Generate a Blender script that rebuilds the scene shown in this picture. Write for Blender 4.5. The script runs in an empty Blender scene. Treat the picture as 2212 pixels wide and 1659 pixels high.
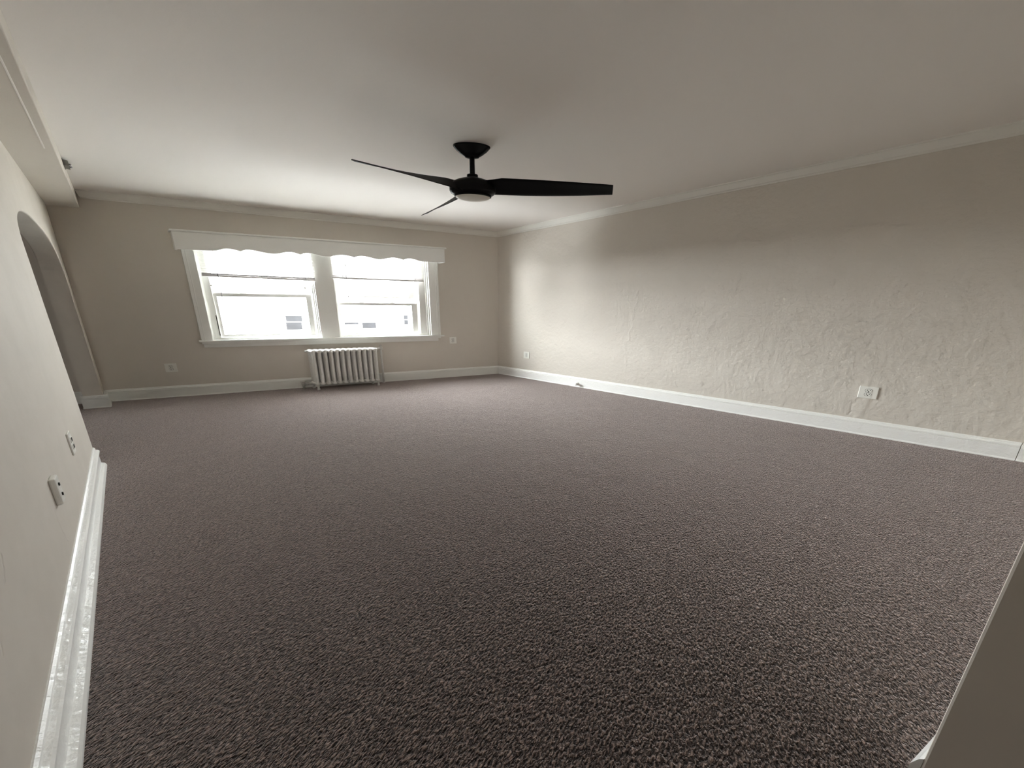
import bpy, bmesh, math, random
from mathutils import Vector, Matrix

random.seed(7)
PI = math.pi
scene = bpy.context.scene
COL = scene.collection

# ------------------------------------------------------------------ camera
cd = bpy.data.cameras.new('camera')
cam = bpy.data.objects.new('camera', cd)
COL.objects.link(cam)
scene.camera = cam
cam.location = (0.0, 0.0, 1.1306)
YAW, PITCH, ROLL = -0.8921, -0.2327, 0.0034
cam.rotation_euler = (Matrix.Rotation(YAW, 3, 'Z') @ Matrix.Rotation(PI / 2 + PITCH, 3, 'X')
                      @ Matrix.Rotation(ROLL, 3, 'Z')).to_euler()
cd.sensor_fit = 'HORIZONTAL'
cd.sensor_width = 36.0
cd.lens = 10.7253
cd.clip_start = 0.01
cd.clip_end = 200

# ------------------------------------------------------------------ light
w = bpy.data.worlds.new('world')
scene.world = w
w.use_nodes = True
wn, wl = w.node_tree.nodes, w.node_tree.links
bg = wn['Background']
bg.inputs[0].default_value = (0.955, 0.972, 1.0, 1)
# hazy overcast: an even sky with a broad brighter side up the street to the left
tcw = wn.new('ShaderNodeTexCoord')
dot = wn.new('ShaderNodeVectorMath')
dot.operation = 'DOT_PRODUCT'
SKY = Vector((-0.53, 0.85, 0.0)).normalized()
dot.inputs[1].default_value = SKY
flat = wn.new('ShaderNodeVectorMath')      # the bright side reaches high and low
flat.operation = 'MULTIPLY'
flat.inputs[1].default_value = (1.0, 1.0, 0.6)
wl.new(tcw.outputs['Generated'], flat.inputs[0])
nrm = wn.new('ShaderNodeVectorMath')
nrm.operation = 'NORMALIZE'
wl.new(flat.outputs[0], nrm.inputs[0])
wl.new(nrm.outputs[0], dot.inputs[0])
mx0 = wn.new('ShaderNodeMath')
mx0.operation = 'MAXIMUM'
mx0.inputs[1].default_value = 0.0
wl.new(dot.outputs['Value'], mx0.inputs[0])
pw = wn.new('ShaderNodeMath')
pw.operation = 'POWER'
pw.inputs[1].default_value = 4.5
wl.new(mx0.outputs[0], pw.inputs[0])
ml = wn.new('ShaderNodeMath')
ml.operation = 'MULTIPLY_ADD'
ml.inputs[1].default_value = 2.7     # brighter side
ml.inputs[2].default_value = 0.18    # even part
wl.new(pw.outputs[0], ml.inputs[0])
sz = wn.new('ShaderNodeSeparateXYZ')       # the ground is darker than the sky
wl.new(tcw.outputs['Generated'], sz.inputs[0])
gr = wn.new('ShaderNodeMapRange')
gr.inputs['From Min'].default_value = -0.75
gr.inputs['From Max'].default_value = -0.05
gr.inputs['To Min'].default_value = 0.30
gr.inputs['To Max'].default_value = 1.0
wl.new(sz.outputs['Z'], gr.inputs['Value'])
gm = wn.new('ShaderNodeMath')
gm.operation = 'MULTIPLY'
wl.new(ml.outputs[0], gm.inputs[0])
wl.new(gr.outputs[0], gm.inputs[1])
wl.new(gm.outputs[0], bg.inputs[1])
vs = scene.view_settings
vs.view_transform = 'Standard'
vs.look = 'None'
vs.exposure = 6.02
vs.gamma = 1.0
vs.use_curve_mapping = False
scene.cycles.max_bounces = 10
scene.cycles.diffuse_bounces = 8
scene.cycles.glossy_bounces = 4
scene.cycles.transparent_max_bounces = 16
scene.cycles.sample_clamp_indirect = 1.5
scene.cycles.use_denoising = True
scene.cycles.caustics_reflective = False
scene.cycles.caustics_refractive = False


def portal(loc, rot, sx, sy):
    l = bpy.data.lights.new('daylight_portal', 'AREA')
    l.shape = 'RECTANGLE'
    l.size, l.size_y = sx, sy
    l.cycles.is_portal = True
    o = bpy.data.objects.new('daylight_portal', l)
    o.location, o.rotation_euler = loc, rot
    COL.objects.link(o)


# Right-angled room, its plan skewed to fit the squeezed view: the window wall meets the right wall at about 120 degrees.
H = 2.44         # ceiling
W, D = 4.2228, 3.7341        # corner of the window wall and the right wall
BETA = -0.521    # direction of the window wall
TB = math.tan(-BETA)
KL = 0.0050
ZS, XS = 2.258, -0.106       # soffit
YB = (D + TB * (W + 0.3025)) / (1 - TB * KL)
EB = Vector((math.cos(BETA), math.sin(BETA), 0))     # along the window wall, left to right
NB = Vector((-math.sin(BETA), math.cos(BETA), 0))    # out through the window wall
B0 = Vector((-(0.3025 + KL * YB), YB, 0))            # left end of the window wall
UC = (Vector((W, D, 0)) - B0).dot(EB)
OPX, OPY = 1.051, -0.470     # end of the wall beside the camera (parallel to the window wall)


def LX(y):       # room face of the left wall
    return -(0.3025 + KL * y)


def BP(u, d, z):  # u along the window wall, d outward parallel to the side walls
    return B0 + EB * u + Vector((0, d, z))


portal(BP(1.80, 0.2, 1.35), (-PI / 2, 0, BETA), 1.34, 1.26)
portal(BP(3.40, 0.2, 1.35), (-PI / 2, 0, BETA), 1.45, 1.26)


# ------------------------------------------------------------------ materials
def mat(name, col, rough=0.6, spec=0.4, metal=0.0, bump=None, var=None, coat=0.0):
    """bump: list of (scale, strength, distance); var: (scale, amount, other colour)"""
    m = bpy.data.materials.new(name)
    m.use_nodes = True
    nt = m.node_tree
    b = nt.nodes['Principled BSDF']
    b.inputs['Base Color'].default_value = (*col, 1)
    b.inputs['Roughness'].default_value = rough
    b.inputs['Specular IOR Level'].default_value = spec
    b.inputs['Metallic'].default_value = metal
    b.inputs['Coat Weight'].default_value = coat
    tc = nt.nodes.new('ShaderNodeTexCoord')
    if var:
        n = nt.nodes.new('ShaderNodeTexNoise')
        n.inputs['Scale'].default_value = var[0]
        n.inputs['Detail'].default_value = 5
        n.inputs['Roughness'].default_value = 0.6
        nt.links.new(tc.outputs['Object'], n.inputs['Vector'])
        r = nt.nodes.new('ShaderNodeValToRGB')
        r.color_ramp.elements[0].position = 0.42
        r.color_ramp.elements[1].position = 0.62
        r.color_ramp.elements[0].color = (*col, 1)
        r.color_ramp.elements[1].color = (*var[2], 1)
        nt.links.new(n.outputs['Fac'], r.inputs['Fac'])
        mx = nt.nodes.new('ShaderNodeMixRGB')
        mx.inputs[0].default_value = var[1]
        mx.inputs[1].default_value = (*col, 1)
        nt.links.new(r.outputs[0], mx.inputs[2])
        nt.links.new(mx.outputs[0], b.inputs['Base Color'])
    prev = None
    for sc, st, di in (bump or []):
        n = nt.nodes.new('ShaderNodeTexNoise')
        n.inputs['Scale'].default_value = sc
        n.inputs['Detail'].default_value = 4
        nt.links.new(tc.outputs['Object'], n.inputs['Vector'])
        bp = nt.nodes.new('ShaderNodeBump')
        bp.inputs['Strength'].default_value = st
        bp.inputs['Distance'].default_value = di
        nt.links.new(n.outputs['Fac'], bp.inputs['Height'])
        if prev:
            nt.links.new(prev.outputs[0], bp.inputs['Normal'])
        prev = bp
    if prev:
        nt.links.new(prev.outputs[0], b.inputs['Normal'])
    return m


WALLC = (0.655, 0.61, 0.55)
M_wall = mat('greige_plaster', WALLC, 0.72, 0.3, bump=[(6, 0.5, 0.022), (26, 0.6, 0.009), (75, 0.45, 0.003)], var=(3.0, 0.15, (0.60, 0.563, 0.505)))
M_wall_s = mat('greige_paint_smooth', WALLC, 0.7, 0.3, bump=[(14, 0.2, 0.005), (90, 0.15, 0.002)], var=(4.0, 0.12, (0.60, 0.563, 0.505)))
M_ceil = mat('ceiling_paint', (0.86, 0.825, 0.79), 0.85, 0.2, bump=[(6, 0.15, 0.006), (120, 0.2, 0.0015)])
M_wall_l = mat('greige_paint_scuffed', WALLC, 0.7, 0.3, bump=[(14, 0.25, 0.006), (90, 0.2, 0.002)], var=(5.0, 0.25, (0.56, 0.52, 0.46)))
M_trim = mat('white_gloss_paint', (0.84, 0.84, 0.81), 0.38, 0.5, bump=[(30, 0.15, 0.003)])
M_trim_old = mat('thick_white_paint', (0.92, 0.92, 0.90), 0.28, 0.5, bump=[(14, 0.6, 0.010), (60, 0.6, 0.004), (160, 0.4, 0.0015)])
M_crown = mat('crown_paint', (0.80, 0.785, 0.74), 0.6, 0.4, bump=[(40, 0.15, 0.002)])
M_plastic = mat('white_plastic', (0.82, 0.81, 0.76), 0.35, 0.5)
M_slot = mat('dark_slot', (0.03, 0.028, 0.025), 0.7, 0.2)
M_black = mat('satin_black', (0.003, 0.003, 0.0035), 0.28, 0.16)
M_blade = mat('black_blade', (0.004, 0.004, 0.0045), 0.5, 0.10)
M_chrome = mat('polished_ring', (0.35, 0.35, 0.36), 0.12, 0.6, metal=1.0)
M_lens = mat('frosted_lens', (0.82, 0.80, 0.74), 0.45, 0.4)
M_rad = mat('radiator_paint', (0.66, 0.65, 0.62), 0.42, 0.5, bump=[(60, 0.3, 0.002)], var=(25, 0.4, (0.55, 0.54, 0.51)))
M_valve = mat('old_valve_paint', (0.62, 0.61, 0.58), 0.45, 0.5, metal=0.2, bump=[(80, 0.4, 0.002)])
M_slat = mat('blind_vinyl', (0.80, 0.79, 0.77), 0.5, 0.4)
M_rail = mat('blind_rail', (0.74, 0.72, 0.72), 0.4, 0.5)
M_wand = mat('smoky_wand', (0.12, 0.12, 0.13), 0.25, 0.5)
M_metal = mat('bracket_metal', (0.22, 0.21, 0.19), 0.5, 0.5, metal=0.5)
M_dark = mat('old_bronze', (0.10, 0.09, 0.07), 0.5, 0.4, metal=0.5)
M_fac = mat('pale_facade', (0.86, 0.85, 0.83), 0.9, 0.1, var=(0.8, 0.3, (0.82, 0.81, 0.79)))
M_facwin = mat('far_window_glass', (0.030, 0.029, 0.032), 0.6, 0.3, var=(3, 0.7, (0.05, 0.05, 0.055)))


def glass_mat():
    m = bpy.data.materials.new('window_glass')
    m.use_nodes = True
    nt = m.node_tree
    nt.nodes.remove(nt.nodes['Principled BSDF'])
    t = nt.nodes.new('ShaderNodeBsdfTransparent')
    t.inputs[0].default_value = (0.95, 0.97, 0.96, 1)
    g = nt.nodes.new('ShaderNodeBsdfGlossy')
    g.inputs['Roughness'].default_value = 0.02
    mx = nt.nodes.new('ShaderNodeMixShader')
    mx.inputs[0].default_value = 0.06
    nt.links.new(t.outputs[0], mx.inputs[1])
    nt.links.new(g.outputs[0], mx.inputs[2])
    nt.links.new(mx.outputs[0], nt.nodes['Material Output'].inputs[0])
    return m


M_glass = glass_mat()


def carpet_mat():
    m = bpy.data.materials.new('brown_frieze_carpet')
    m.use_nodes = True
    nt = m.node_tree
    N, Lk = nt.nodes, nt.links
    b = N['Principled BSDF']
    tc = N.new('ShaderNodeTexCoord')
    # twisted tufts: small stretched blobs, gathered in larger clumps
    mp = N.new('ShaderNodeMapping')
    mp.inputs['Rotation'].default_value = (0, 0, 0.892)
    mp.inputs['Scale'].default_value = (0.55, 1.0, 1.0)  # tufts stretched sideways to follow the squeezed view
    Lk.new(tc.outputs['Object'], mp.inputs['Vector'])
    n1 = N.new('ShaderNodeTexNoise')
    n1.inputs['Scale'].default_value = 165
    n1.inputs['Detail'].default_value = 2
    n1.inputs['Roughness'].default_value = 0.5
    n1.inputs['Distortion'].default_value = 0.5
    Lk.new(mp.outputs[0], n1.inputs['Vector'])
    nb_ = N.new('ShaderNodeTexNoise')
    nb_.inputs['Scale'].default_value = 48
    nb_.inputs['Detail'].default_value = 2
    nb_.inputs['Distortion'].default_value = 0.8
    Lk.new(mp.outputs[0], nb_.inputs['Vector'])
    hm = N.new('ShaderNodeMixRGB')      # tuft height
    hm.inputs[0].default_value = 0.28
    Lk.new(n1.outputs['Fac'], hm.inputs[1])
    Lk.new(nb_.outputs['Fac'], hm.inputs[2])
    ramp = N.new('ShaderNodeValToRGB')
    e = ramp.color_ramp.elements
    e[0].position, e[0].color = 0.40, (0.008, 0.005, 0.004, 1)
    e[1].position, e[1].color = 0.66, (0.34, 0.255, 0.22, 1)
    k = e.new(0.5)
    k.color = (0.040, 0.0255, 0.0205, 1)
    cm = N.new('ShaderNodeMixRGB')      # colour follows the tufts more than the clumps
    cm.inputs[0].default_value = 0.13
    Lk.new(n1.outputs['Fac'], cm.inputs[1])
    Lk.new(nb_.outputs['Fac'], cm.inputs[2])
    Lk.new(cm.outputs[0], ramp.inputs['Fac'])
    # hue flecks between brown and olive-grey
    n2 = N.new('ShaderNodeTexNoise')
    n2.inputs['Scale'].default_value = 45
    n2.inputs['Detail'].default_value = 2
    Lk.new(tc.outputs['Object'], n2.inputs['Vector'])
    mx = N.new('ShaderNodeMixRGB')
    mx.blend_type = 'MULTIPLY'
    mx.inputs[0].default_value = 0.5
    r2 = N.new('ShaderNodeValToRGB')
    r2.color_ramp.elements[0].position, r2.color_ramp.elements[0].color = 0.4, (1.0, 0.9, 0.88, 1)
    r2.color_ramp.elements[1].position, r2.color_ramp.elements[1].color = 0.6, (0.90, 0.87, 0.76, 1)
    Lk.new(n2.outputs['Fac'], r2.inputs['Fac'])
    Lk.new(ramp.outputs[0], mx.inputs[1])
    Lk.new(r2.outputs[0], mx.inputs[2])
    Lk.new(mx.outputs[0], b.inputs['Base Color'])
    b.inputs['Roughness'].default_value = 0.85
    b.inputs['Specular IOR Level'].default_value = 0.12
    b.inputs['Sheen Weight'].default_value = 1.0
    b.inputs['Sheen Roughness'].default_value = 0.42
    b.inputs['Sheen Tint'].default_value = (1.0, 0.88, 0.85, 1)
    bp = N.new('ShaderNodeBump')
    bp.inputs['Strength'].default_value = 1.0
    bp.inputs['Distance'].default_value = 0.022
    Lk.new(hm.outputs[0], bp.inputs['Height'])
    n3 = N.new('ShaderNodeTexNoise')
    n3.inputs['Scale'].default_value = 5
    n3.inputs['Detail'].default_value = 3
    Lk.new(tc.outputs['Object'], n3.inputs['Vector'])
    bp2 = N.new('ShaderNodeBump')
    bp2.inputs['Strength'].default_value = 0.4
    bp2.inputs['Distance'].default_value = 0.02
    Lk.new(n3.outputs['Fac'], bp2.inputs['Height'])
    Lk.new(bp2.outputs[0], bp.inputs['Normal'])
    Lk.new(bp.outputs[0], b.inputs['Normal'])
    return m


M_carpet = carpet_mat()


# ------------------------------------------------------------------ helpers
def link(name, bm, m, parent=None, smooth=False, bevel=0.0, seg=2):
    me = bpy.data.meshes.new(name)
    bmesh.ops.recalc_face_normals(bm, faces=bm.faces)
    bm.to_mesh(me)
    bm.free()
    me.materials.append(m)
    if smooth:
        for p in me.polygons:
            p.use_smooth = True
    o = bpy.data.objects.new(name, me)
    COL.objects.link(o)
    if parent:
        o.parent = parent
    if bevel:
        md = o.modifiers.new('bevel', 'BEVEL')
        md.width = bevel
        md.segments = seg
        md.limit_method = 'ANGLE'
        md.angle_limit = 0.6
    return o


def box(bm, x0, x1, y0, y1, z0, z1, P=None):
    P = P or (lambda x, y, z: (x, y, z))
    v = [bm.verts.new(P(x, y, z)) for x in (x0, x1) for y in (y0, y1) for z in (z0, z1)]
    for f in ((0, 1, 3, 2), (4, 6, 7, 5), (0, 4, 5, 1), (2, 3, 7, 6), (0, 2, 6, 4), (1, 5, 7, 3)):
        bm.faces.new([v[i] for i in f])
    return v


def boxes(*bs, P=None):
    bm = bmesh.new()
    for b in bs:
        box(bm, *b, P=P)
    return bm


def wboxes(*bs):     # boxes laid out in the window wall: (u0, u1, d0, d1, z0, z1)
    return boxes(*bs, P=BP)


def prism(bm, prof, place, a, b):
    """extrude a closed 2D profile between stations a and b; place(u, v, s) -> xyz"""
    n = len(prof)
    ra = [bm.verts.new(place(u, v, a)) for u, v in prof]
    rb = [bm.verts.new(place(u, v, b)) for u, v in prof]
    for i in range(n):
        bm.faces.new((ra[i], ra[(i + 1) % n], rb[(i + 1) % n], rb[i]))
    bm.faces.new(ra)
    bm.faces.new(list(reversed(rb)))


def lathe(bm, prof, cx, cy, cz=0.0, seg=48, M=None):
    rings = []
    for r, z in prof:
        ring = []
        for i in range(seg):
            a = 2 * PI * i / seg
            p = Vector((r * math.cos(a), r * math.sin(a), z))
            if M:
                p = M @ p
            ring.append(bm.verts.new(p + Vector((cx, cy, cz))))
        rings.append(ring)
    for k in range(len(rings) - 1):
        for i in range(seg):
            j = (i + 1) % seg
            bm.faces.new((rings[k][i], rings[k][j], rings[k + 1][j], rings[k + 1][i]))
    bm.faces.new(rings[0])
    bm.faces.new(list(reversed(rings[-1])))


def tube(bm, pts, r, seg=12):
    pts = [Vector(p) for p in pts]
    rings = []
    for i, p in enumerate(pts):
        d = (pts[min(i + 1, len(pts) - 1)] - pts[max(i - 1, 0)]).normalized()
        q = Vector((0, 0, 1)).rotation_difference(d)
        rr = r[i] if isinstance(r, (list, tuple)) else r
        rings.append([bm.verts.new(p + q @ Vector((rr * math.cos(2 * PI * k / seg), rr * math.sin(2 * PI * k / seg), 0)))
                      for k in range(seg)])
    for k in range(len(rings) - 1):
        for i in range(seg):
            j = (i + 1) % seg
            bm.faces.new((rings[k][i], rings[k][j], rings[k + 1][j], rings[k + 1][i]))
    bm.faces.new(rings[0])
    bm.faces.new(list(reversed(rings[-1])))


def struct(o):
    o['kind'] = 'structure'
    return o


def tag(o, label, cat, group=None):
    o['label'] = label
    o['category'] = cat
    if group:
        o['group'] = group
    return o


def thing(name, label, cat, loc=(0, 0, 0), rotz=0.0, group=None):
    o = bpy.data.objects.new(name, None)
    o.empty_display_size = 0.1
    o.location = loc
    o.rotation_euler = (0, 0, rotz)
    COL.objects.link(o)
    return tag(o, label, cat, group)


def copy_tree(o, parent=None):
    c = o.copy()
    COL.objects.link(c)
    if parent:
        c.parent = parent
    for ch in [x for x in bpy.data.objects if x.parent == o and x.name in src_names]:
        copy_tree(ch, c)
    return c




def add_ridges(m, ridges):
    """plaster ridges as relief: each (y0, z0, y1, z1, width, height) a wavering line on the wall x = const"""
    nt = m.node_tree
    N, Lk = nt.nodes, nt.links
    b = N['Principled BSDF']
    prev = b.inputs['Normal'].links[0].from_socket
    tc = N.new('ShaderNodeTexCoord')
    nz = N.new('ShaderNodeTexNoise')
    nz.inputs['Scale'].default_value = 9
    nz.inputs['Detail'].default_value = 6
    Lk.new(tc.outputs['Object'], nz.inputs['Vector'])
    sx = N.new('ShaderNodeSeparateXYZ')
    Lk.new(tc.outputs['Object'], sx.inputs[0])

    def M(op, a, b_=None, c=None):
        n = N.new('ShaderNodeMath')
        n.operation = op
        for i, v in enumerate((a, b_, c)):
            if v is None:
                continue
            if isinstance(v, (int, float)):
                n.inputs[i].default_value = v
            else:
                Lk.new(v, n.inputs[i])
        return n.outputs[0]
    tot = None
    for y0, z0, y1, z1, wd, ht in ridges:
        k = (y1 - y0) / (z1 - z0)
        t = M('MULTIPLY_ADD', sx.outputs['Z'], -k, sx.outputs['Y'])          # y - k z
        t = M('SUBTRACT', t, y0 - k * z0)
        t = M('ADD', t, M('MULTIPLY_ADD', nz.outputs['Fac'], 0.10, -0.05))
        g = M('DIVIDE', t, wd)
        g = M('EXPONENT', M('MULTIPLY', M('MULTIPLY', g, g), -1.0))
        a = M('GREATER_THAN', sx.outputs['Z'], min(z0, z1))
        c = M('LESS_THAN', sx.outputs['Z'], max(z0, z1))
        g = M('MULTIPLY', M('MULTIPLY', M('MULTIPLY', g, a), c), ht)
        tot = g if tot is None else M('ADD', tot, g)
    bp = N.new('ShaderNodeBump')
    bp.inputs['Strength'].default_value = 1.0
    bp.inputs['Distance'].default_value = 1.0
    Lk.new(tot, bp.inputs['Height'])
    Lk.new(prev, bp.inputs['Normal'])
    Lk.new(bp.outputs[0], b.inputs['Normal'])


add_ridges(M_wall, [(1.31, 1.40, 1.38, 0.75, 0.012, 0.0018), (1.43, 0.75, 1.36, 0.16, 0.016, 0.0010),
                    (1.24, 1.30, 1.25, 1.12, 0.008, -0.0012), (0.75, 1.75, 1.05, 1.62, 0.009, -0.0010),
                    (-0.86, 0.36, -0.84, 0.15, 0.022, 0.0022), (-0.80, 0.34, -0.77, 0.17, 0.012, -0.0015)])
add_ridges(M_wall_l, [(3.60, 2.10, 3.50, 1.52, 0.006, -0.0012), (2.08, 0.36, 2.10, 0.20, 0.007, 0.0016), (1.44, 0.52, 1.40, 0.46, 0.008, -0.0022), (1.26, 0.41, 1.22, 0.37, 0.009, -0.0022)])

# ------------------------------------------------------------------ room shell
RY = -6.6        # far end of the adjoining room behind the camera
HX = -2.3        # far side of the passage beyond the arch
TD = 0.28        # outer wall thickness, along the side walls


def poly_slab(name, pts, z0, z1, m):
    bm = bmesh.new()
    prism(bm, pts, lambda u, v, s: (u, v, s), z0, z1)
    return struct(link(name, bm, m))


XL, XR = HX - 0.2, W + 0.2
back_y = lambda x, d=0.0: D + TB * (W - x) + d
plan = [(XL, RY - 0.2), (XR, RY - 0.2), (XR, back_y(XR, TD)), (XL, back_y(XL, TD))]
poly_slab('floor', plan, -0.1, 0.0, M_carpet)
poly_slab('ceiling', plan, H, H + 0.15, M_ceil)


def wall_with_holes(name, xs, zs, holes, y0, y1, m, bevel=0.0, P=None):
    P = P or (lambda x, y, z: (x, y, z))
    bm = bmesh.new()
    vf, vb = {}, {}
    for i, x in enumerate(xs):
        for k, z in enumerate(zs):
            vf[i, k] = bm.verts.new(P(x, y0, z))
            vb[i, k] = bm.verts.new(P(x, y1, z))
    nx, nz = len(xs) - 1, len(zs) - 1
    solid = lambda i, k: 0 <= i < nx and 0 <= k < nz and (i, k) not in holes
    for i in range(nx):
        for k in range(nz):
            if not solid(i, k):
                continue
            q = ((i, k), (i + 1, k), (i + 1, k + 1), (i, k + 1))
            bm.faces.new([vf[c] for c in q])
            bm.faces.new([vb[c] for c in reversed(q)])
            for (di, dk), (a, b) in {(0, -1): (0, 1), (1, 0): (1, 2), (0, 1): (2, 3), (-1, 0): (3, 0)}.items():
                if not solid(i + di, k + dk):
                    bm.faces.new((vf[q[a]], vf[q[b]], vb[q[b]], vb[q[a]]))
    for v in [v for v in bm.verts if not v.link_faces]:
        bm.verts.remove(v)
    return struct(link(name, bm, m, bevel=bevel))


WX0, WX1, WZ0, WZ1 = 1.182, 4.056, 0.720, 1.960
UL = (XL - B0.x) / EB.x
UR = (XR - B0.x) / EB.x
wall_with_holes('wall_back', [UL, WX0, WX1, UR], [0, WZ0, WZ1, H], {(1, 1)}, 0.0, TD, M_wall_s, P=BP)
bm = bmesh.new()
prism(bm, [(W, RY - 0.2), (W + 0.2, RY - 0.2), (W + 0.2, back_y(W + 0.2)), (W, D)], lambda u, v, s: (u, v, s), 0, H)
struct(link('wall_right', bm, M_wall))
# wall beside the camera: the camera stands in its opening
bm = bmesh.new()
fy = lambda x: OPY - TB * (x - OPX)
xl = LX(0) - 0.001
prism(bm, [(OPX, 0), (W, 0), (W, H), (xl, H), (xl, 2.12), (OPX, 2.12)], lambda u, v, s: (u, fy(u) + s, v), -0.26, 0.0)
struct(link('wall_front', bm, M_wall_s, bevel=0.005))
# adjoining room behind the camera; both unseen window openings are added for fill light
wall_with_holes('wall_rear', [XL, -2.2, -0.6, 2.6, 3.5, XR], [0, 0.8, 2.1, H], {(1, 1), (3, 1)}, RY - 0.2, RY, M_wall_s)
portal((-1.4, RY - 0.15, 1.45), (PI / 2, 0, 0), 1.6, 1.3)  # added opening at the passage end, brightens the arch and passage
portal((3.05, RY - 0.15, 1.45), (PI / 2, 0, 0), 0.9, 1.3)  # added rear-room opening, fill from behind the camera

# left wall with the arched opening
AY0, AY1, AZS, AZT = 3.69, 6.00, 1.50, 1.840
TH = 0.147
bm = bmesh.new()
NA = 40
arc = []
for i in range(NA + 1):
    t = -PI / 2 + PI * i / NA
    s = math.sin(t)
    c = abs(math.cos(t))
    n = 2.6
    arc.append(((AY0 + AY1) / 2 + (AY1 - AY0) / 2 * math.copysign(abs(s) ** (2 / n), s), AZS + (AZT - AZS) * c ** (2 / n)))
cols = [(RY, 0.0), (AY0, 0.0)] + arc + [(AY1, 0.0), (YB, 0.0)]
fr = [(bm.verts.new((LX(y), y, z)), bm.verts.new((LX(y), y, H))) for y, z in cols]
bk = [(bm.verts.new((LX(y) - TH, y + TB * TH, z)), bm.verts.new((LX(y) - TH, y + TB * TH, H))) for y, z in cols]
for i in range(len(cols) - 1):
    (y0, z0), (y1, z1) = cols[i], cols[i + 1]
    if abs(y0 - y1) < 1e-6:          # vertical jamb: reveal only
        bm.faces.new((fr[i][0], fr[i + 1][0], bk[i + 1][0], bk[i][0]))
        continue
    bm.faces.new((fr[i][0], fr[i + 1][0], fr[i + 1][1], fr[i][1]))
    bm.faces.new((bk[i][0], bk[i][1], bk[i + 1][1], bk[i + 1][0]))
    bm.faces.new((fr[i][0], bk[i][0], bk[i + 1][0], fr[i + 1][0]))
    bm.faces.new((fr[i][1], fr[i + 1][1], bk[i + 1][1], bk[i][1]))
bm.faces.new((fr[0][0], fr[0][1], bk[0][1], bk[0][0]))
bm.faces.new((fr[-1][0], bk[-1][0], bk[-1][1], fr[-1][1]))
bmesh.ops.remove_doubles(bm, verts=bm.verts, dist=1e-5)
struct(link('wall_left', bm, M_wall_l, bevel=0.009, seg=3))
# passage beyond the arch
bm = bmesh.new()
prism(bm, [(HX - 0.12, RY), (HX, RY), (HX, back_y(HX)), (HX - 0.12, back_y(HX - 0.12))], lambda u, v, s: (u, v, s), 0, H)
struct(link('wall_passage', bm, M_wall_s))


def along_y(bm, prof, a, b, k=TB):
    """profile of (x, z) points run along the side walls, ends parallel to the window wall"""
    prism(bm, prof, lambda u, v, s: (u, s - k * u, v), a, b)


SB = back_y(0.0)                 # station of the window wall for along_y
SF = OPY + TB * OPX              # station of the wall beside the camera
bm = bmesh.new()
along_y(bm, [(LX(6), ZS), (XS, ZS), (XS, H), (LX(6), H)], SF, SB)
struct(link('wall_soffit', bm, M_wall_s, bevel=0.005))
bm = bmesh.new()
along_y(bm, [(XS - 0.050, ZS + 0.001), (XS - 0.047, ZS - 0.0018), (XS - 0.042, ZS - 0.0018), (XS - 0.039, ZS + 0.001)], SF, 4.1)
struct(link('trim_1', bm, M_ceil))

# crown moulding: (out from wall, height)
CR = [(0, -0.078), (0.006, -0.078), (0.008, -0.066), (0.018, -0.060), (0.030, -0.040), (0.042, -0.022), (0.046, -0.018),
      (0.048, -0.013), (0.056, -0.011), (0.056, 0), (0, 0)]
bm = bmesh.new()
along_y(bm, [(W - u, H + v) for u, v in CR], SF, SB)
struct(link('trim_2', bm, M_crown))
bm = bmesh.new()
prism(bm, CR, lambda u, v, s: B0 + EB * s - NB * u + Vector((0, 0, H + v)), (XS - B0.x) / EB.x + 0.03, UC)
struct(link('trim_3', bm, M_crown))

# baseboards: flat board, stepped cap with a groove under it, slim shoe
BB = [(0, 0), (0.024, 0), (0.024, 0.004), (0.020, 0.011), (0.017, 0.015), (0.017, 0.108), (0.011, 0.110), (0.011, 0.114),
      (0.021, 0.116), (0.021, 0.124), (0.017, 0.132), (0.010, 0.136), (0.010, 0.144), (0.006, 0.150), (0, 0.150)]
bm = bmesh.new()
along_y(bm, [(W - u, v) for u, v in BB], -1.712 + TB * W, SB)
along_y(bm, [(W - u, v - 0.001) for u, v in BB], SF, -1.716 + TB * W)
struct(link('baseboard_right', bm, M_trim_old))
bm = bmesh.new()
pb = lambda u, v, s: B0 + EB * s - NB * u + Vector((0, 0, v))
prism(bm, BB, pb, 0.0, UC)
prism(bm, BB, pb, (HX - B0.x) / EB.x, -TH / EB.x)
struct(link('baseboard_back', bm, M_trim))
BL = [(0, 0), (0.038, 0), (0.038, 0.010), (0.033, 0.022), (0.017, 0.028), (0.016, 0.100), (0.013, 0.106), (0.024, 0.110),
      (0.026, 0.122), (0.021, 0.129), (0.010, 0.133), (0.010, 0.145), (0.004, 0.150), (0, 0.150)]
bm = bmesh.new()
prism(bm, BL, lambda u, v, s: (LX(s) + u, s - TB * u, v), RY, AY0)
struct(link('baseboard_left', bm, M_trim_old))
bm = bmesh.new()      # board wrapping the far jamb of the arch
prism(bm, BL, lambda u, v, s: (LX(s) + u, s - TB * u, v), AY1 - 0.02, YB)
prism(bm, BB, lambda u, v, s: (s, AY1 - TB * (s - LX(AY1)) - u * 1.3, v), LX(AY1) - TH - 0.02, LX(AY1) + 0.034)
prism(bm, BB, lambda u, v, s: (LX(AY1) - TH - u, s + TB * (TH + u), v), AY1 - 0.02, YB)
struct(link('baseboard_arch', bm, M_trim))
bm = bmesh.new()
BF = [(0, 0), (0.0165, 0), (0.0155, 0.018), (0.006, 0.045), (0, 0.052)]
prism(bm, BF, lambda u, v, s: (s, fy(s) + u, v), OPX + 0.001, W)
struct(link('baseboard_front', bm, M_trim_old))

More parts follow.
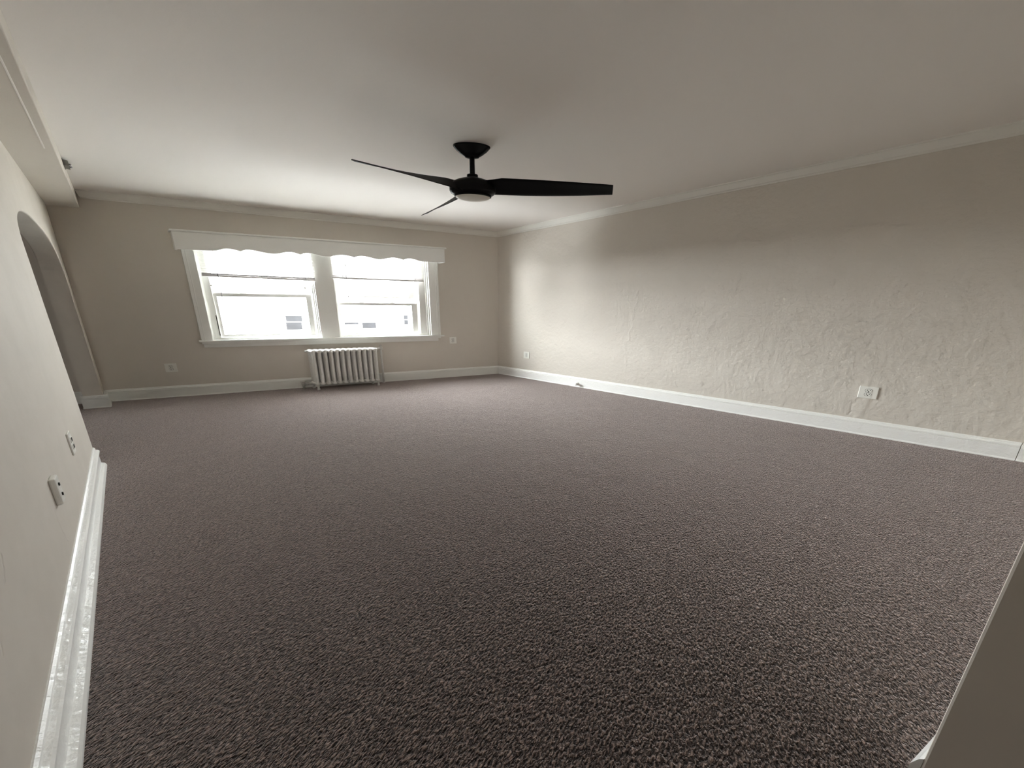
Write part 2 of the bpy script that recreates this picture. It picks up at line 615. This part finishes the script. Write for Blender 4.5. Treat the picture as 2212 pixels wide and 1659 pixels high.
# ------------------------------------------------------------------ window trim
MX0, MX1 = 2.456, 2.708
CT = 2.03
bm = wboxes((1.060, 1.180, -0.022, 0.0, 0.744, CT), (1.060, 1.086, -0.032, -0.021, 0.744, CT), (1.090, 1.104, -0.027, -0.021, 0.744, CT),
            (4.058, 4.206, -0.022, 0.0, 0.744, CT), (4.178, 4.206, -0.032, -0.021, 0.744, CT), (4.158, 4.172, -0.027, -0.021, 0.744, CT),
            (1.060, 4.206, -0.0225, 0.0, 1.952, CT))
struct(link('trim_4', bm, M_trim, bevel=0.003))
struct(link('trim_5', wboxes((1.030, 4.246, -0.062, 0.14, 0.718, 0.742)), M_trim, bevel=0.004))       # stool
struct(link('trim_6', wboxes((1.056, 4.200, -0.040, 0.0, 0.692, 0.7178), (1.074, 4.170, -0.020, 0.0, 0.646, 0.6921)), M_trim, bevel=0.004))  # apron
struct(link('trim_7', wboxes((MX0, MX1, -0.014, TD - 0.03, 0.742, WZ1)), M_trim, bevel=0.004))       # wide post between the windows


def sash(parent, name, x0, x1, z0, z1, y, sl, sr, top, bot, th=0.038):
    s = link(name, wboxes((x0, x0 + sl, y, y + th, z0, z1), (x1 - sr, x1, y, y + th, z0, z1),
                          (x0 + sl, x1 - sr, y, y + th, z1 - top, z1), (x0 + sl, x1 - sr, y, y + th, z0, z0 + bot)),
             M_trim, parent, bevel=0.002)
    link('pane', wboxes((x0 + sl - 0.004, x1 - sr + 0.004, y + th * 0.45, y + th * 0.45 + 0.004, z0 + bot - 0.004, z1 - top + 0.004)), M_glass, s)
    return s


def window(name, x0, x1, sx0, sx1, sl, sr, ztop, trail, brail, up, ul, ur):
    t = bpy.data.objects.new(name, None)
    t.location = BP((x0 + x1) / 2, 0.1, 0.742)
    COL.objects.link(t)
    t['kind'] = 'structure'
    inv = Matrix.Translation(-t.location)

    def P(o):
        o.matrix_parent_inverse = inv
        return o
    zb = WZ1 - 0.015
    bm = wboxes((x0, x0 + 0.014, 0.0, TD - 0.03, 0.742, WZ1), (x1 - 0.014, x1, 0.0, TD - 0.03, 0.742, WZ1),
                (x0 + 0.014, x1 - 0.014, 0.0, TD - 0.03, zb, WZ1), (x0 + 0.014, x1 - 0.014, 0.15, TD - 0.03, 0.742, 0.760),
                (x0 + 0.014, x0 + 0.030, 0.022, 0.048, 0.742, zb), (x1 - 0.030, x1 - 0.014, 0.022, 0.048, 0.742, zb),
                (x0 + 0.014, sx0 - 0.002, 0.040, 0.054, 0.742, zb), (sx1 + 0.030, x1 - 0.014, 0.040, 0.054, 0.742, zb),
                (x0 + 0.014, sx0 - 0.004, 0.104, 0.114, 0.742, zb), (sx1 + 0.004, x1 - 0.014, 0.104, 0.114, 0.742, zb),
                (x0 + 0.014, x1 - 0.014, 0.030, 0.056, 0.742, 0.774))
    P(link('window_frame', bm, M_trim, t, bevel=0.0015))
    P(sash(t, 'lower_sash', sx0, sx1, 0.775, ztop, 0.060, sl, sr, trail, brail))
    P(sash(t, 'upper_sash', sx0 + 0.002, sx1 - 0.002, up[0], up[1], 0.118, ul, ur, up[2], up[3]))
    for fx in (0.3, 0.68):
        xx = sx0 + (sx1 - sx0) * fx
        P(link('sash_lock', wboxes((xx - 0.036, xx + 0.036, 0.066, 0.090, ztop + 0.0005, ztop + 0.006), (xx - 0.02, xx + 0.02, 0.068, 0.082, ztop + 0.006, ztop + 0.014)), M_trim, t, bevel=0.002))
    return t, P


t, P = window('window_1', WX0, MX0, 1.286, 2.418, 0.042, 0.068, 1.362, 0.044, 0.036, (1.342, 1.930, 0.034, 0.034), 0.045, 0.05)
for (xa, xb, za, zb) in ((1.270, 1.2785, 0.80, 1.07), (2.4215, 2.430, 0.80, 1.08)):   # dark balance slots beside the lower sash
    P(link('track_slot', wboxes((xa, xb, 0.0385, 0.0415, za, zb)), M_slot, t))
for xx in (1.300, 2.372):
    bm = bmesh.new()
    c = BP(xx, 0.117, 1.458)
    lathe(bm, [(0.009, 0), (0.009, 0.004), (0.005, 0.007)], c.x, c.y, c.z, seg=16, M=Matrix.Rotation(BETA, 3, 'Z') @ Matrix.Rotation(PI / 2, 3, 'X'))
    P(link('sash_pin', bm, M_dark, t, True))
t, P = window('window_2', MX1, WX1, 2.742, 3.897, 0.036, 0.086, 1.257, 0.036, 0.026, (1.332, 1.815, 0.027, 0.030), 0.05, 0.085)

# ------------------------------------------------------------------ valance
VX0, VX1, VD, TILT = 0.998, 4.257, -0.14, 0.0072
t = thing('window_valance', 'white scalloped wooden valance box mounted on the wall above the double window', 'valance', BP((VX0 + VX1) / 2, -0.07, 1.863))
inv = Matrix.Translation(-t.location)
lows = [1.352, 1.987, 2.614, 3.298, 3.926]
cusps = [1.639, 2.300, 2.962, 3.632]
pka = [1.511, 2.183, 2.817, 3.497]
pkb = [1.722, 2.382, 3.068, 3.730]


def vz(x):
    base = 1.864 + TILT * (x - VX0)
    up, cu = 0.034, 0.008
    for i in range(4):
        seq = ((lows[i], 0.0), (pka[i], up), (cusps[i], cu), (pkb[i], up), (lows[i + 1], 0.0))
        for (xa, ha), (xb, hb) in zip(seq, seq[1:]):
            if xa <= x <= xb:
                s = (x - xa) / (xb - xa)
                if hb == cu:
                    s = s ** 2          # flat at the peak, steep at the cusp
                elif ha == cu:
                    s = 1 - (1 - s) ** 2
                else:
                    s = 0.5 - 0.5 * math.cos(PI * s)
                return base + ha + (hb - ha) * s
    return base


bm = bmesh.new()
N = 220
xs = sorted(set([VX0 + (VX1 - VX0) * i / N for i in range(N + 1)] + cusps))
rows = []
for x in xs:
    zt = 2.066 + TILT * (x - VX0)
    rows.append([bm.verts.new(BP(x, y, z)) for y, z in ((VD, vz(x)), (VD, zt), (VD + 0.020, zt), (VD + 0.020, vz(x)))])
for a, b in zip(rows, rows[1:]):
    for k in range(4):
        bm.faces.new((a[k], b[k], b[(k + 1) % 4], a[(k + 1) % 4]))
bm.faces.new(rows[0])
bm.faces.new(list(reversed(rows[-1])))
link('front_board', bm, M_trim, t).matrix_parent_inverse = inv
for x0 in (VX0, VX1 - 0.024):
    zz = TILT * (x0 - VX0)
    link('end_board', wboxes((x0, x0 + 0.024, VD + 0.020, -0.0005, 1.864 + zz, 2.066 + zz)), M_trim, t).matrix_parent_inverse = inv
bm = bmesh.new()
dv = TILT * (VX1 - VX0)
prism(bm, [(VX0 - 0.02, 2.066), (VX1 + 0.022, 2.066 + dv), (VX1 + 0.022, 2.088 + dv), (VX0 - 0.02, 2.088)], lambda u, v, s: BP(u, s, v), VD - 0.018, -0.0005)
link('top_ledge', bm, M_trim, t, bevel=0.005).matrix_parent_inverse = inv


# ------------------------------------------------------------------ blinds
def blind(x0, x1, zr0, zr1, wx, wz0, label, drop):
    yc = -0.040
    t = thing('mini_blind', label, 'blind', BP((x0 + x1) / 2, yc, zr0), 0, 'mini blinds under the valance')
    inv = Matrix.Translation(-t.location)
    ps = []
    ps.append(link('head_rail', wboxes((x0, x1, yc - 0.016, yc + 0.012, 1.925, 1.950)), M_slat, t))
    bm = bmesh.new()
    n = int((1.92 - zr1 - 0.008) / 0.0195)
    sl = lambda x: -drop * (x - x0) / (x1 - x0)
    for i in range(n):
        z = zr1 + 0.012 + i * 0.0195
        pr = [(-0.0135, -0.0006), (-0.006, 0.0009), (0, 0.0014), (0.006, 0.0009), (0.0135, -0.0006), (0.0135, -0.0001), (0.006, 0.0014), (0, 0.0019), (-0.006, 0.0014), (-0.0135, -0.0001)]
        prism(bm, pr, lambda u, v, s, z=z: BP(s, yc + u, z + v + u * 0.10 + sl(s)), x0 + 0.003, x1 - 0.003)
    ps.append(link('slats', bm, M_slat, t))
    bm = bmesh.new()      # slats gathered on the bottom rail
    for i in range(6):
        z = zr0 + 0.021 + i * (zr1 - zr0 - 0.021) / 6
        prism(bm, [(-0.0135, 0), (0.0, 0.002), (0.0135, 0), (0.0135, 0.0024), (0, 0.0044), (-0.0135, 0.0024)], lambda u, v, s, z=z: BP(s, yc + u, z + v + sl(s)), x0 + 0.002, x1 - 0.002)
    ps.append(link('slat_stack', bm, M_rail, t))
    bm = bmesh.new()
    prism(bm, [(-0.014, 0.002), (-0.012, 0), (0.012, 0), (0.014, 0.002), (0.014, 0.017), (0.008, 0.020), (-0.008, 0.020), (-0.014, 0.017)],
          lambda u, v, s: BP(s, yc + u, zr0 + v + sl(s)), x0, x1)
    ps.append(link('bottom_rail', bm, M_rail, t))
    for fx in (0.1, 0.5, 0.9):
        x = x0 + (x1 - x0) * fx
        bm = wboxes((x - 0.0014, x + 0.0014, yc - 0.0155, yc - 0.0145, zr0 + 0.02 + sl(x), 1.93), (x - 0.0014, x + 0.0014, yc + 0.0145, yc + 0.0155, zr0 + 0.02 + sl(x), 1.93))
        ps.append(link('ladder_cord', bm, M_wand, t))
    bm = bmesh.new()
    tube(bm, [BP(wx, yc - 0.026, 1.925), BP(wx + 0.001, yc - 0.026, zr1), BP(wx - 0.003, yc - 0.026, wz0)], 0.0034, 8)
    ps.append(link('tilt_wand', bm, M_wand, t, True))
    for p in ps:
        p.matrix_parent_inverse = inv
    return t


blind(1.206, 2.466, 1.562, 1.606, 1.366, 1.269, 'raised white mini blind in the left window, nearer the arch', 0.014)
blind(2.690, 3.960, 1.592, 1.646, 2.856, 1.287, 'raised white mini blind in the right window, nearer the room corner', 0.002)

# ------------------------------------------------------------------ ceiling fan
FX, FYY = 2.019, 2.058
fan = thing('ceiling_fan', 'matte black three-blade ceiling fan with a round frosted light, hanging from the ceiling', 'ceiling fan', (FX, FYY, H))


# the fan's canopy, housing and light are round, squeezed oval to fit the view, the long way across the room
OC = Matrix.Rotation(-0.776, 3, 'Z') @ Matrix.Diagonal((1.0, 0.42, 1.0)) @ Matrix.Rotation(0.776, 3, 'Z')
OV = Matrix.Rotation(-0.776, 3, 'Z') @ Matrix.Diagonal((1.0, 0.52, 1.0)) @ Matrix.Rotation(0.776, 3, 'Z')


def fanpart(name, bm, m, smooth=True, parent=None, **k):
    return link(name, bm, m, parent or fan, smooth, **k)


bm = bmesh.new()
lathe(bm, [(0.150, 0.0), (0.152, -0.005), (0.146, -0.012), (0.122, -0.036), (0.088, -0.060), (0.066, -0.072), (0.060, -0.075), (0.056, -0.081), (0.028, -0.084)], 0, 0, seg=64, M=OC)
fanpart('canopy', bm, M_black)
bm = bmesh.new()
lathe(bm, [(0.0215, -0.078), (0.0215, -0.212)], 0, 0, seg=24)
fanpart('downrod', bm, M_black)
bm = bmesh.new()
lathe(bm, [(0.040, -0.203), (0.046, -0.206), (0.046, -0.224), (0.050, -0.232)], 0, 0, seg=40, M=OV)
fanpart('collar', bm, M_black)
bm = bmesh.new()
lathe(bm, [(0.045, -0.226), (0.095, -0.238), (0.138, -0.252), (0.172, -0.268), (0.190, -0.286), (0.193, -0.308), (0.192, -0.330), (0.182, -0.346), (0.160, -0.358), (0.150, -0.360)], 0, 0, seg=80, M=OV)
hub = fanpart('motor_housing', bm, M_black)
bm = bmesh.new()
lathe(bm, [(0.148, -0.354), (0.156, -0.361), (0.155, -0.370), (0.148, -0.373)], 0, 0, seg=80, M=OV)
fanpart('light_ring', bm, M_black)
bm = bmesh.new()
lathe(bm, [(0.144, -0.366), (0.144, -0.373), (0.139, -0.379), (0.118, -0.387), (0.085, -0.393), (0.045, -0.397), (0.006, -0.398)], 0, 0, seg=80, M=OV)
fanpart('light_lens', bm, M_lens)

BZ = -0.316


def blade_bm(R, ws, ps, dz0, dz1):
    """ws: chord at root, middle, tip; ps: pitch in degrees at the same stations"""
    bm = bmesh.new()
    rings = []
    K, NS_ = 9, 16
    for j in range(NS_ + 1):
        f = j / NS_
        r = 0.115 + (R - 0.115) * f
        q = lambda a: a[0] * (1 - f) * (1 - 2 * f) + a[1] * 4 * f * (1 - f) + a[2] * f * (2 * f - 1)
        w_, p = q(ws), math.radians(q(ps))
        g = min(1.0, f / 0.14)
        cut_ = 0.72 + 0.28 * g * g * (3 - 2 * g)
        a, b = w_ * 0.54 * cut_, -w_ * 0.46
        up, lo = [], []
        for k in range(K + 1):
            s = k / K
            u = a + (b - a) * s
            th = 0.0050 * math.sqrt(max(0.0, 1 - (2 * s - 1) ** 4)) + 0.0004
            cm = 0.005 * (1 - (2 * s - 1) ** 2)
            for lst, sg in ((up, 1), (lo, -1)):
                h = cm + sg * th
                lst.append((r + (0.03 * (s - 0.5) if j == NS_ else 0.0), -u * math.cos(p) - h * math.sin(p), BZ + dz0 * (1 - f) ** 2 + dz1 * f * f + u * math.sin(p) + h * math.cos(p)))
        rings.append([bm.verts.new(v) for v in up + list(reversed(lo))])
    n = len(rings[0])
    for A, B in zip(rings, rings[1:]):
        for k in range(n):
            bm.faces.new((A[k], A[(k + 1) % n], B[(k + 1) % n], B[k]))
    bm.faces.new(rings[0])
    bm.faces.new(list(reversed(rings[-1])))
    return bm


for R, az, ws, ps, dz0, dz1 in ((1.17, -51.5, (0.165, 0.158, 0.115), (26, 24, 18), 0.022, -0.004),  # blade lengths, angles and pitches made unequal to fit their outline in view
                           (0.90, 80.3, (0.170, 0.170, 0.075), (46, 36, 24), 0.010, 0.0),
                           (0.90, 162.0, (0.165, 0.145, 0.070), (46, 28, 17), 0.012, 0.004)):
    b = fanpart('blade', blade_bm(R, ws, ps, dz0, dz1), M_blade)
    b.rotation_euler = (0, 0, math.radians(az))

# ------------------------------------------------------------------ radiator
NS, PX, DY = 12, 0.0739, 0.215
RC = B0 + EB * (2.332 + 5.5 * PX) - NB * 0.167
rad = thing('radiator', 'silver-grey cast iron tube radiator with twelve sections, standing under the double window', 'radiator', RC)


def section_bm():
    bm = bmesh.new()
    ny = 5
    for k in range(ny):
        y = -DY / 2 + 0.018 + (DY - 0.036) * k / (ny - 1)
        ring = []
        for z, s in ((0.075, 1.0), (0.10, 0.95), (0.28, 0.90), (0.46, 0.92), (0.53, 1.0), (0.56, 1.1)):
            ring.append([bm.verts.new((0.0215 * s * math.cos(a * PI / 7), y + 0.0185 * s * math.sin(a * PI / 7), z)) for a in range(14)])
        for A, B in zip(ring, ring[1:]):
            for i in range(14):
                bm.faces.new((A[i], A[(i + 1) % 14], B[(i + 1) % 14], B[i]))
        bm.faces.new(ring[0])
        bm.faces.new(list(reversed(ring[-1])))
    for k in range(ny - 1):       # webs between the tubes, broken by slots
        y = -DY / 2 + 0.018 + (DY - 0.036) * (k + 0.5) / (ny - 1)
        for z0 in (0.14, 0.27, 0.40):
            box(bm, -0.006, 0.006, y - 0.012, y + 0.012, z0 + 0.02 * (k % 2), z0 + 0.085)
    for zc, hh in ((0.560, 0.027), (0.088, 0.024)):
        prof = []
        for i in range(16):
            a = 2 * PI * i / 16
            prof.append((0.0315 * math.cos(a), hh * math.copysign(abs(math.sin(a)) ** 0.8, math.sin(a))))
        n = len(prof)
        st = [(-DY / 2 - 0.001, 0.45), (-DY / 2 + 0.005, 0.8), (-DY / 2 + 0.018, 1.0), (DY / 2 - 0.018, 1.0), (DY / 2 - 0.005, 0.8), (DY / 2 + 0.001, 0.45)]
        rr = [[bm.verts.new((u * s, y, zc + v * s)) for u, v in prof] for y, s in st]
        for A, B in zip(rr, rr[1:]):
            for i in range(n):
                bm.faces.new((A[i], A[(i + 1) % n], B[(i + 1) % n], B[i]))
        bm.faces.new(rr[0])
        bm.faces.new(list(reversed(rr[-1])))
        tube(bm, [-EB * PX / 2 + Vector((0, 0, zc)), EB * PX / 2 + Vector((0, 0, zc))], 0.019, 14)
    return bm


s0 = link('section', section_bm(), M_rad, rad, True)
for k in range(NS):
    s = s0 if k == 0 else s0.copy()
    if k:
        COL.objects.link(s)
    s.location = EB * ((k - 5.5) * PX)
leg = bmesh.new()
lathe(leg, [(0.020, 0.0), (0.024, 0.004), (0.019, 0.015), (0.015, 0.033), (0.018, 0.056), (0.021, 0.085)], 0, 0, 0, seg=16)
l0 = link('leg', leg, M_rad, rad, True)
for i, (sx, sy) in enumerate(((-1, -1), (1, -1), (-1, 1), (1, 1))):
    l = l0 if i == 0 else l0.copy()
    if i:
        COL.objects.link(l)
    l.location = EB * (sx * 5.5 * PX) + Vector((0, sy * (DY / 2 - 0.02), 0))
e = lambda u, d, z: EB * u + Vector((0, d, z))
bm = bmesh.new()
tube(bm, [e(-5.5 * PX - 0.052, 0.04, 0.560), e(-5.5 * PX - 0.03, 0.04, 0.560)], 0.016, 12)
tube(bm, [e(-5.5 * PX - 0.068, 0.04, 0.560), e(-5.5 * PX - 0.05, 0.04, 0.560)], 0.011, 6)
link('end_plug', bm, M_rad, rad, True)
pp = B0 + EB * 3.262 - NB * 0.062 - RC
px_, py_ = pp.x, pp.y
bm = bmesh.new()
tube(bm, [(px_, py_, 0.0), (px_, py_, 0.562)], 0.015, 14)
q = e(5.5 * PX, 0.0, 0.560)
tube(bm, [q, q.lerp(Vector((px_, py_, 0.56)), 0.6), (px_, py_, 0.560)], 0.0145, 12)
link('riser_pipe', bm, M_rad, rad, True)
bm = bmesh.new()
lathe(bm, [(0.018, 0.534), (0.028, 0.538), (0.028, 0.551), (0.021, 0.554), (0.021, 0.566), (0.030, 0.569), (0.030, 0.578), (0.012, 0.582), (0.010, 0.595), (0.017, 0.599), (0.018, 0.609), (0.010, 0.615)], px_, py_, 0, seg=12)
link('elbow_valve', bm, M_valve, rad, True)
bm = bmesh.new()
lathe(bm, [(0.027, 0.0), (0.027, 0.004), (0.016, 0.006)], px_, py_, 0, seg=16)
link('floor_flange', bm, M_valve, rad, True)
pp = B0 + EB * 2.150 - NB * 0.060 - RC
vx, vy = pp.x, pp.y
bm = bmesh.new()
tube(bm, [(vx, vy, 0.0), (vx, vy, 0.066)], 0.016, 12)
lathe(bm, [(0.016, 0.028), (0.024, 0.032), (0.024, 0.043), (0.018, 0.047), (0.025, 0.058), (0.028, 0.072), (0.022, 0.083), (0.016, 0.088), (0.016, 0.098)], vx, vy, 0, seg=12)
q = e(-5.5 * PX, 0.0, 0.088)
a0 = Vector((vx, vy, 0.072))
tube(bm, [a0, a0.lerp(q, 0.5), q], [0.017, 0.017, 0.019], 12)
tube(bm, [a0.lerp(q, 0.22), a0.lerp(q, 0.42)], 0.025, 6)
link('steam_valve', bm, M_valve, rad, True)
bm = bmesh.new()
lathe(bm, [(0.008, 0.097), (0.034, 0.100), (0.038, 0.104), (0.031, 0.109), (0.007, 0.110)], vx, vy, 0, seg=14)
link('valve_handle', bm, M_valve, rad, True)

# ------------------------------------------------------------------ outlets
src_names = set()


def outlet_proto(label, loc, rotz, group):
    """square plate with one duplex receptacle; stands in local xz, faces -y"""
    before = set(o.name for o in bpy.data.objects)
    t = thing('wall_outlet', label, 'outlet', loc, rotz, group)
    link('cover_plate', boxes((-0.060, 0.060, -0.0075, 0.0, -0.057, 0.057)), M_plastic, t, bevel=0.005, seg=3)  # ordinary plate widened to match the squeezed view
    for s in (-1, 1):
        zc = s * 0.0185
        prof = []
        for i in range(28):
            a = 2 * PI * i / 28
            prof.append((0.0215 * math.cos(a), max(-0.0135, min(0.0135, 0.0165 * math.sin(a)))))
        bm = bmesh.new()
        prism(bm, prof, lambda u, v, q: (u, q, zc + v), -0.0074, -0.0105)
        rcp = link('receptacle', bm, M_plastic, t)
        bm = boxes((-0.0115, -0.0065, -0.0110, -0.0104, zc - 0.002, zc + 0.0085), (0.0065, 0.0115, -0.0110, -0.0104, zc - 0.001, zc + 0.0075), (-0.004, 0.004, -0.0110, -0.0104, zc - 0.0110, zc - 0.0045))
        link('slots', bm, M_slot, rcp)
        prof2 = [(p[0] * 1.10, p[1] * 1.13) for p in prof]
        bm = bmesh.new()
        prism(bm, prof2, lambda u, v, q: (u, q, zc + v), -0.0072, -0.0078)
        link('seam', bm, M_slot, rcp)
    bm = bmesh.new()
    lathe(bm, [(0.0035, 0.0), (0.0035, 0.0008), (0.0025, 0.0012)], 0, -0.0075, 0, seg=12, M=Matrix.Rotation(PI / 2, 3, 'X'))
    link('screw', bm, M_metal, t, True)
    src_names.update(o.name for o in bpy.data.objects if o.name not in before)
    return t


GRP = 'white duplex outlets low on the walls'
o0 = outlet_proto('white duplex outlet low on the window wall, left of the radiator and nearest the arch', BP(0.688, 0, 0.394), BETA, GRP)
for lab, loc, rz in (
        ('white duplex outlet on the window wall, just right of the window sill end', BP(4.424, 0, 0.645), BETA),
        ('white duplex outlet on the right wall close to the far corner', (W, 3.085, 0.405), -PI / 2),
        ('white duplex outlet on the right wall nearest the camera, over a rough plaster streak', (W, -0.855, 0.410), -PI / 2)):
    c = copy_tree(o0)
    c.location, c.rotation_euler = loc, (0, 0, rz)
    c['label'] = lab

ang = PI / 2
t = thing('wall_outlet', 'white outlet plate with two dark sockets on the left wall, the one nearer the arch', 'outlet', (LX(2.885), 2.885, 0.415), ang)
link('cover_plate', boxes((-0.046, 0.046, -0.007, 0, -0.062, 0.062)), M_plastic, t, bevel=0.003)
for s in (-1, 1):
    link('receptacle', boxes((-0.022, 0.022, -0.010, -0.0065, s * 0.020 - 0.015, s * 0.020 + 0.015)), M_plastic, t, bevel=0.003)
    link('socket_opening', boxes((-0.015, 0.015, -0.0108, -0.0099, s * 0.020 - 0.010, s * 0.020 + 0.010)), M_slot, t)
t = thing('jack_box', 'thick white jack box with two small round jacks on the left wall, nearer the camera', 'jack', (LX(2.170), 2.170, 0.408), ang)
link('cover_plate', boxes((-0.034, 0.034, -0.017, 0, -0.058, 0.058)), M_plastic, t, bevel=0.005)
for s in (-1, 1):
    bm = bmesh.new()
    lathe(bm, [(0.007, 0.0), (0.007, 0.003), (0.005, 0.003)], 0.0, -0.017, s * 0.022, seg=14, M=Matrix.Rotation(PI / 2, 3, 'X'))
    link('jack', bm, M_slot, t, True)

# ------------------------------------------------------------------ small fixtures
t = thing('pipe_stub', 'capped white pipe stub sticking out of the right baseboard', 'pipe stub', (W - 0.017, 2.095, 0.054), 0)
R90 = Matrix.Rotation(-PI / 2, 3, 'Y')
bm = bmesh.new()
lathe(bm, [(0.026, 0.0), (0.026, 0.004), (0.014, 0.006), (0.014, 0.036)], 0, 0, 0, seg=20, M=R90)
link('pipe', bm, M_trim, t, True)
bm = bmesh.new()
lathe(bm, [(0.019, 0.032), (0.023, 0.036), (0.023, 0.054), (0.019, 0.058), (0.011, 0.0585), (0.011, 0.064), (0.007, 0.064)], 0, 0, 0, seg=8, M=R90)
link('cap', bm, M_trim, t)

t = thing('ceiling_bracket', 'small grey metal bracket fixed to the side of the left soffit near the ceiling', 'bracket', (XS, 5.07, 2.405), 0)
link('back_plate', boxes((0, 0.004, -0.075, 0.075, -0.030, 0.022)), M_metal, t, bevel=0.001)
link('arm', boxes((0.004, 0.030, -0.062, 0.062, -0.026, 0.018)), M_metal, t, bevel=0.003)
bm = bmesh.new()
tube(bm, [(0.028, -0.04, -0.01), (0.044, -0.04, -0.008)], 0.008, 10)
link('screw', bm, M_chrome, t, True)
bm = bmesh.new()
tube(bm, [(0.028, 0.03, -0.01), (0.044, 0.03, -0.008)], 0.008, 10)
link('screw', bm, M_chrome, t, True)

# ------------------------------------------------------------------ across the street
t = thing('neighbouring_building', 'pale overexposed building with small grey windows, seen through the double window', 'building', BP(6, 16, -7))
inv = Matrix.Translation(-t.location)
link('wall', wboxes((-20, 40, 12, 22, -7, 1.75)), M_fac, t).matrix_parent_inverse = inv
link('parapet', wboxes((-20.2, 40.2, 11.8, 22.2, 1.75, 1.98)), M_fac, t).matrix_parent_inverse = inv
for (x0, x1, z0, z1) in ((5.28, 5.86, 0.69, 0.93), (5.26, 5.82, 0.35, 0.655), (7.46, 8.02, 0.545, 0.630), (8.18, 8.74, 0.37, 0.620),
                         (10.0, 10.17, 0.77, 0.95), (10.0, 10.17, 0.53, 0.72), (7.66, 7.90, 0.29, 0.315), (3.44, 4.00, 0.585, 0.605)):
    link('window', wboxes((x0, x1, 11.98, 12.05, z0, z1)), M_facwin, t).matrix_parent_inverse = inv
